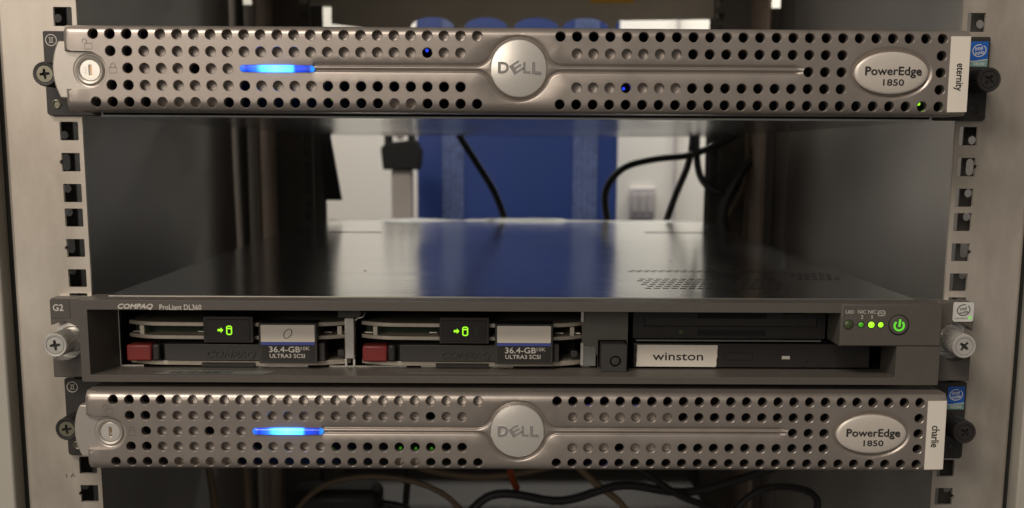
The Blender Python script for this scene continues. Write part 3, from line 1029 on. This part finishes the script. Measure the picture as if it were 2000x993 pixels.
m.box(-213.2, 206.2, 650, 651, -176.8, -136.6)
m.box(-213.2, 206.2, 30, 651, -177.4, -176.9)
m.build('chassis', 'steel', C)
MB().box(-213.5, 206.5, -9.0, -7.1, -136.2, -134.95).build('lid_edge', 'edge', LD)
# crimped rear lip
m = MB()
xs = np.linspace(-200, 195, 60)
pts = [(x, 1.2 + 1.6 * sin(x * 0.045) * (1 if x < -30 else 0.2) + (2.2 if -50 < x < 60 else 0)) for x in xs]
v = [(x, 652.2, -135.3) for x, h in pts] + [(x, 661, -135.2 + h * 0.7 + 0.4) for x, h in pts]
m.add(v, [(i, i + 1, i + 61, i + 60) for i in range(59)])
m.build('rear_lip', 'greylight', LD)
for x, y in ((108, 193), (-96, 120)):
    MB().add([(x - 0.8, y, -135.12), (x + 0.8, y, -135.12), (x + 0.8, y + 4, -135.12), (x - 0.8, y + 4, -135.12)], [(0, 1, 2, 3)]).build('lid_speck', 'engrave', LD)
# drive bay interior
bay = MB()
bay.add([(-212.2, 1.2, -176.5), (206, 1.2, -176.5), (206, 140, -176.5), (-212.2, 140, -176.5)], [(0, 1, 2, 3)])
bay.add([(-212.2, 140, -176.5), (206, 140, -176.5), (206, 140, -137.5), (-212.2, 140, -137.5)], [(0, 1, 2, 3)])
bay.add([(-212.2, 1.2, -137.5), (206, 1.2, -137.5), (206, 140, -137.5), (-212.2, 140, -137.5)], [(0, 1, 2, 3)])
bay.add([(-212.6, 1.2, -137.5), (-212.6, 140, -137.5), (-212.6, 140, -176.5), (-212.6, 1.2, -176.5)], [(0, 1, 2, 3)])
bay.build('drive_bay', 'void', C)
MB().box(-212.9, -212.0, 0.6, 3, -173.9, -139.0).build('bay_trim', 'edge', C)
for xa, xb in ((-211.5, -200), (-160, -112.5), (-101, -60), (-52, -3)):
    MB().box(xa, xb, 0.2, 2.2, -173.9, -173.3).build('bay_sill', 'edge', C)
# board glimpsed above the caddies
MB().box(-190, 20, 30, 32, -146.5, -141.5).build('backplane_board', 'pcb', C)
# divider and bracket
dv = MB().box(-92.4, -87.3, -2.0, 6, -169.2, -147.2).build('divider', 'bright', C, bev=0.5)
MB().box(-95.6, -83.6, -3.0, 6, -147.0, -139.5).build('divider_bracket', 'graphite_dk', dv, bev=0.4)
for dx in (-92.6, -88.3):
    MB().box(dx, dx + 1.2, -1, 3, -173.4, -169.3).build('divider_foot', 'bright', dv, bev=0.2)
m = MB().tube([(-86.5, -1, -148.6), (-85, -2, -147.2), (-82.5, -2, -146.6), (-81.5, 0, -144.5)], 0.45)
m.build('wire_clip', 'bright', dv)
# middle grey plate and push box
gp_ = MB().plate([(33.6, -173.9), (58.2, -173.9), (58.2, -139.0), (33.6, -139.0)], [rect(42.4, 57.4, -173.6, -158.9)], 0.6, 4.0).build('grey_plate', 'greyplate', C, bev=0.4)
MB().prism([(34.3, -173.0), (41.2, -173.0), (41.2, -162.2), (34.3, -162.2)], 0.0, 0.9).build('pale_tab', 'greylight', gp_, bev=0.3)
MB().box(33.0, 34.3, -0.6, 2.5, -149.0, -139.2).build('plate_edge', 'bright', gp_)
MB().box(33.0, 34.4, -0.6, 2.5, -172.4, -160.5).build('plate_edge', 'bright', gp_)
pbx = MB().plate(rrect(43.2, 56.4, -173.7, -159.3, 0.5), [('c', 50.6, -168.2, 3.0)], -11.5, 2.0).build('push_box', 'caddy', C, bev=0.4)
MB().lathe(50.6, -168.2, [(0.2, -10.6), (2.0, -10.5), (2.5, -9.9), (2.6, -4)], 24).build('push_button', 'caddy', pbx)
# floppy drive
FD = MB().plate(rrect(61.0, 163.9, -158.2, -141.0, 0.8), [rect(67, 159.4, -151.7, -147.0)], 2.5, 9.0).build('floppy_drive', 'black', C, bev=0.35)
MB().box(66.5, 160, 4.6, 7.5, -152.4, -146.4).build('slot_flap', 'caddy', FD)
MB().prism([(95.4, -156.4), (132.2, -156.4), (132.2, -153.6), (95.4, -153.6)], 2.2, 2.7).build('finger_recess', 'void', FD)
MB().prism(rrect(95.4, 132.2, -147.2, -144.7, 0.3), 2.1, 2.6).build('finger_recess', 'void', FD)
MB().lathe(87.0, -154.8, [(0.2, 1.9), (1.3, 2.1), (1.7, 2.6)], 16).build('activity_lamp', 'green_dim', FD)
MB().prism(rrect(141.3, 152.6, -146.2, -144.2, 0.9), 0.8, 2.7).build('eject_button', 'black', FD, bev=0.3)
MB().box(62.5, 161, -0.6, 1.6, -159.1, -158.5).build('floppy_sill', 'greylight', FD)
# optical drive
OD = MB().box(61.2, 187.4, -1.2, 12, -173.2, -160.2).build('optical_drive', 'black', C, bev=0.4)
MB().ribbon(rrect(109.6, 124.9, -169.2, -165.2, 0.3), 0.3, -1.28, -1.1, True).build('eject_outline', 'void', OD)
MB().prism(rrect(110.0, 124.5, -168.9, -165.5, 0.3), -1.45, -1.1).build('eject_button', 'black', OD, bev=0.1)
MB().prism(rect(140.4, 144.6, -168.5, -166.8), -1.4, -1.1).build('activity_lamp', 'white_print', OD)
MB().prism(circle(154.0, -169.8, 0.65, 12), -1.26, -1.1).build('pin_hole', 'void', OD)
jag = [(62.6, -172.7), (105.2, -172.8), (105.6, -170.8), (105.3, -169.5), (105.8, -167.4), (105.7, -165.0), (105.9, -161.1), (62.9, -161.0), (63.1, -164), (62.8, -166.5), (63.0, -169)]
wl = MB().prism(jag, -1.55, -1.22).build('name_label', 'white', OD)
m = MB()
add_text(m, 'winston', 71.4, 98.2, -169.3, -165.2, -1.56, 0.05, bold=0.08)
m.build('name_lettering', 'ink', OD)

# ------------------------------------------------------------------ the two hot-swap drives


def bow(x, x0, x1):
    t = (x - x0) / (x1 - x0)
    e = min(t, 1 - t) / 0.16
    return -2.5 + 7.0 * max(0, 1 - e) ** 2


def make_drive(dx, label, digit):
    d = thing('hard_drive', label, 'hard drive', (dx - 148.5, 20, -174.0), 'hot-swap hard drives')
    X0, X1 = -208 + dx, -90 + dx
    for z0, z1, yo in ((-151.7, -149.6, 0), (-158.7, -156.7, 0), (-172.6, -170.1, 0)):
        xs = np.linspace(X0, X1, 40)
        vs, fs = [], []
        for x in xs:
            y = bow(x, X0, X1) + yo
            zz = 0.35 * (x - X0) / 60 if x < X0 + 60 else 0.35 * (X1 - x) / 58
            vs += [(x, y, z0 - zz), (x, y, z1 - zz), (x, 90, z1), (x, 90, z0)]
        for i in range(39):
            a = 4 * i
            fs += [(a, a + 4, a + 5, a + 1), (a + 1, a + 5, a + 6, a + 2), (a + 3, a + 7, a + 4, a)]
        fs += [(0, 1, 2, 3), (156, 157, 158, 159)]
        MB().add(vs, fs).build('caddy_rail', 'drv_rail', d, bev=0.2)
    for x in (-201.5 + dx, -96.6 + dx):
        MB().box(x, x + 2.2, 1.5, 4, -157.6, -152.2).build('rail_post', 'drv_rail', d)
    MB().box(X0 + 2, X0 + 46, 10, 12, -156.8, -152.8).build('circuit_board', 'pcb', d)
    MB().box(X0 + 3, X1 - 3, 22, 90, -170.5, -159.6).build('disk_body', 'void', d)
    for x in (-206 + dx, -171.5 + dx, -104 + dx, -95 + dx):
        MB().tube([(x, 5, -155.9), (x + 4, 4, -155.9)], 0.4).build('rail_pin', 'drv_rail', d)
    # red latch, spacer, handle
    MB().prism([(-206.3 + dx, -169.9), (-193.2 + dx, -169.9), (-193.2 + dx, -161.2), (-206.3 + dx, -161.2)], -7.5, 4).build('red_latch', 'red', d, bev=1.0)
    MB().box(-193.0 + dx, -189.0 + dx, -7.0, 4, -169.9, -161.0).build('latch_spacer', 'black', d, bev=1.0)
    h = MB().box(-186.9 + dx, -134 + dx, -5.5, 4, -169.9, -161.0).build('handle', 'caddy', d, bev=0.4)
    MB().box(-189 + dx, -186.5 + dx, -2, 4, -170.6, -161.3).build('handle_root', 'void', d)
    m = MB()
    add_text(m, 'COMPAQ', -164.8 + dx, -139.0 + dx, -168.6, -164.4, -5.5, 0.5, shear=0.25, bold=0.12)
    m.build('handle_lettering', 'caddy', h)
    MB().box(-168 + dx, -140 + dx, -3.5, 4, -173.4, -171.2).build('handle_foot', 'black', d)
    # indicator block
    ib = MB().prism(rrect(-165.8 + dx, -139.6 + dx, -160.0, -146.0, 0.5), -6.5, 6).build('indicator_block', 'caddy', d, bev=0.4)
    MB().ribbon(rrect(-164.4 + dx, -141.2 + dx, -159.0, -147.6, 0.4), 0.35, -6.58, -6.4, True).build('indicator_frame', 'void', ib)
    MB().prism(rrect(-163.9 + dx, -141.6 + dx, -158.7, -147.9, 0.4), -6.66, -6.4).build('indicator_window', 'black', ib)
    m = MB().prism([(-158.2 + dx, -153.9), (-156.6 + dx, -153.9), (-156.6 + dx, -154.7), (-155.3 + dx, -153.3), (-156.6 + dx, -151.9), (-156.6 + dx, -152.7), (-158.2 + dx, -152.7)], -6.76, -6.6)
    m.build('activity_arrow', 'green', ib)
    cxx = -152.2 + dx
    m = MB().ribbon([(cxx - 1.25, -155.1), (cxx - 0.7, -155.55), (cxx + 0.7, -155.55), (cxx + 1.25, -155.1), (cxx + 1.25, -151.6), (cxx + 0.7, -151.2), (cxx - 0.7, -151.2), (cxx - 1.25, -151.6)], 0.6, -6.76, -6.6, True)
    m.ribbon([(cxx - 1.1, -152.4), (cxx + 1.1, -152.4)], 0.6, -6.77, -6.61)
    m.build('disk_symbol', 'green', ib)
    cxx = -146.4 + dx
    m = MB().ribbon(circle(cxx, -152.1, 0.8, 14), 0.22, -6.74, -6.6, True)
    m.ribbon([(cxx - 1.0, -155.4), (cxx + 1.0, -151.2)], 0.22, -6.74, -6.6)
    m.ribbon([(cxx + 1.0, -155.4), (cxx - 0.8, -153.0)], 0.22, -6.75, -6.6)
    m.build('fault_symbol', 'green_dim', ib)
    # label block
    lb = MB().prism(rrect(-136.6 + dx, -106.0 + dx, -170.7, -149.2, 0.5), -8.0, 5).build('label_block', 'caddy', d, bev=0.4)
    MB().box(-105.9 + dx, -102.6 + dx, -4.5, 5, -170.0, -160.4).build('handle_tail', 'caddy', d, bev=0.4)
    MB().box(-96.2 + dx, -92.8 + dx, -2.0, 4, -167.8, -164.4).build('hinge_stub', 'caddy', d, bev=0.3)
    MB().prism(rrect(-135.4 + dx, -107.2 + dx, -169.6, -150.2, 0.5), -8.12, -7.9).build('label_print_ground', 'black', lb)
    MB().prism(rrect(-135.4 + dx, -107.2 + dx, -159.2, -150.2, 0.5), -8.24, -8.0).build('write_on_panel', 'white', lb)
    MB().prism(rect(-135.4 + dx, -107.2 + dx, -160.8, -159.35), -8.24, -8.0).build('blue_band', 'blue_ink', lb)
    m = MB()
    add_text(m, '36.4-GB', -131.2 + dx, -115.0 + dx, -164.7, -161.7, -8.12, 0.06, bold=0.06)
    add_text(m, '10K', -114.6 + dx, -109.9 + dx, -163.6, -161.7, -8.12, 0.06)
    add_text(m, 'ULTRA3 SCSI', -131.0 + dx, -112.6 + dx, -167.7, -165.6, -8.12, 0.06, bold=0.03)
    m.build('label_lettering', 'white_print', lb)
    if digit:
        m = MB()
        for k in range(2):
            pts = [(-121.2 + dx + (1.9 + 0.1 * k) * cos(t) + 0.9 * sin(t), -154.8 + 2.5 * sin(t)) for t in [radians(70 + 360 * i / 26) for i in range(27)]]
            m.ribbon(pts, 0.32, -8.28, -8.2)
        m.build('pen_mark', 'ink', lb)
    return d


make_drive(0.0, 'hard drive caddy in the left bay, with a handwritten zero on its label', True)
make_drive(123.9, 'hard drive caddy in the right bay, with a blank white label panel', False)

# ------------------------------------------------------------------ cables


def cable(pts, r, m, label, group='loose cables'):
    o = MB().tube(pts, r, 10, 8).build('cable', m)
    return tag(o, label, 'cable', group)


cable([(-66, 700, -30), (-58, 700, -44), (-40, 704, -72), (-20, 706, -104), (-8, 704, -134), (-4, 700, -150)], 3.9, 'cable',
      'thin black cable slanting down in front of the blue cabinet')
cable([(262, 712, -30), (245, 712, -44), (205, 708, -62), (160, 704, -68), (126, 700, -78), (107, 700, -102), (108, 700, -132), (114, 700, -150)], 3.9, 'cable',
      'black cable arching across the white wall and down beside the blue cabinet')
cable([(206, 722, -20), (206, 722, -50), (201, 720, -76), (188, 716, -108), (178, 712, -136), (174, 710, -150)], 3.9, 'cable',
      'straight black cable hanging in front of the white wall')
cable([(211, 720, -20), (211, 720, -60), (216, 716, -88), (230, 712, -102), (246, 710, -104), (262, 710, -92)], 3.9, 'cable',
      'black cable curving up to the right rear rail like a hook')
cable([(274, 690, -20), (270, 690, -62), (256, 688, -84), (240, 686, -112), (239, 686, -140), (246, 684, -160)], 4.2, 'cable',
      'thick black cable hanging along the right rear rail')
cable([(262, 700, -20), (266, 700, -66), (262, 698, -96), (246, 696, -130), (240, 694, -146)], 3.0, 'cable_br',
      'beige cable bowing beside the right rear rail')
cable([(272, 704, -40), (274, 702, -90), (268, 700, -128), (268, 698, -160)], 3.0, 'cable_br',
      'beige cable hanging straight behind the bowed one at the right')
# black strap at the left rear
strap = MB()
zs = [(-28, -205), (-40, -202)]
strap.prism([(-218, -36), (-206, -36), (-193, -116), (-212, -116)], 712, 719)
tag(strap.build('cable_strap', 'cable'), 'flat black cable strap hanging at the left edge of the white wall', 'strap')
# lower tangle
cable([(-262, 260, -230), (-240, 270, -300), (-236, 280, -380)], 2.9, 'cable_br', 'beige cable running straight down in the lower left corner')
cable([(-232, 280, -240), (-214, 286, -310), (-216, 290, -400)], 2.9, 'cable_br', 'second beige cable from the lower left corner, running down')
cable([(-208, 320, -400), (-170, 330, -346), (-120, 330, -330), (-60, 330, -344), (-20, 330, -390)], 2.4, 'cable_br', 'brown cable arching low under the bottom server at the left')
cable([(-150, 380, -300), (-90, 380, -334), (-20, 385, -346), (60, 390, -330), (120, 390, -300)], 2.9, 'cable_br', 'brown cable sagging beneath the middle of the bottom server')
cable([(40, 300, -300), (68, 305, -328), (92, 310, -350), (110, 310, -390)], 2.9, 'cable_br', 'pale brown cable slanting down right of the middle')
cable([(-4, 330, -290), (-3, 330, -312), (-1, 336, -330), (4, 350, -346)], 3.0, 'cable_or', 'bright orange cable under the bottom server')
cable([(-60, 300, -390), (-20, 300, -338), (40, 302, -342), (90, 306, -330), (150, 310, -336), (230, 310, -310)], 3.6, 'cable', 'thick black cable winding across under the bottom server')
cable([(150, 260, -380), (180, 262, -330), (210, 264, -318), (240, 268, -330), (230, 270, -370)], 2.9, 'cable', 'black cable loop in the lower right corner')
cable([(90, 280, -300), (130, 286, -330), (170, 290, -350), (210, 290, -390)], 2.9, 'cable', 'black cable slanting under the right half of the bottom server')
cable([(-90, 400, -300), (-94, 400, -350), (-100, 400, -420)], 3.2, 'cable', 'black cable hanging straight under the bottom server left of the middle')
br = thing('power_brick', 'black power brick lying below the bottom server', 'power brick', (-150, 330, -378))
MB().box(-188, -112, 330, 372, -378, -344).build('case', 'black', br, bev=8)
MB().tube([(-112, 350, -360), (-90, 350, -366), (-70, 345, -390)], 3.5).build('lead', 'cable', br)
sh = thing('lower_patch_tray', 'dark tray standing in for grey floor patches deep below the bottom server', 'shelf', (0, 520, -404))
MB().box(-180, 190, 390, 700, -406, -402).build('tray', 'rear', sh, bev=1)  # tray added in place of the grey floor patches
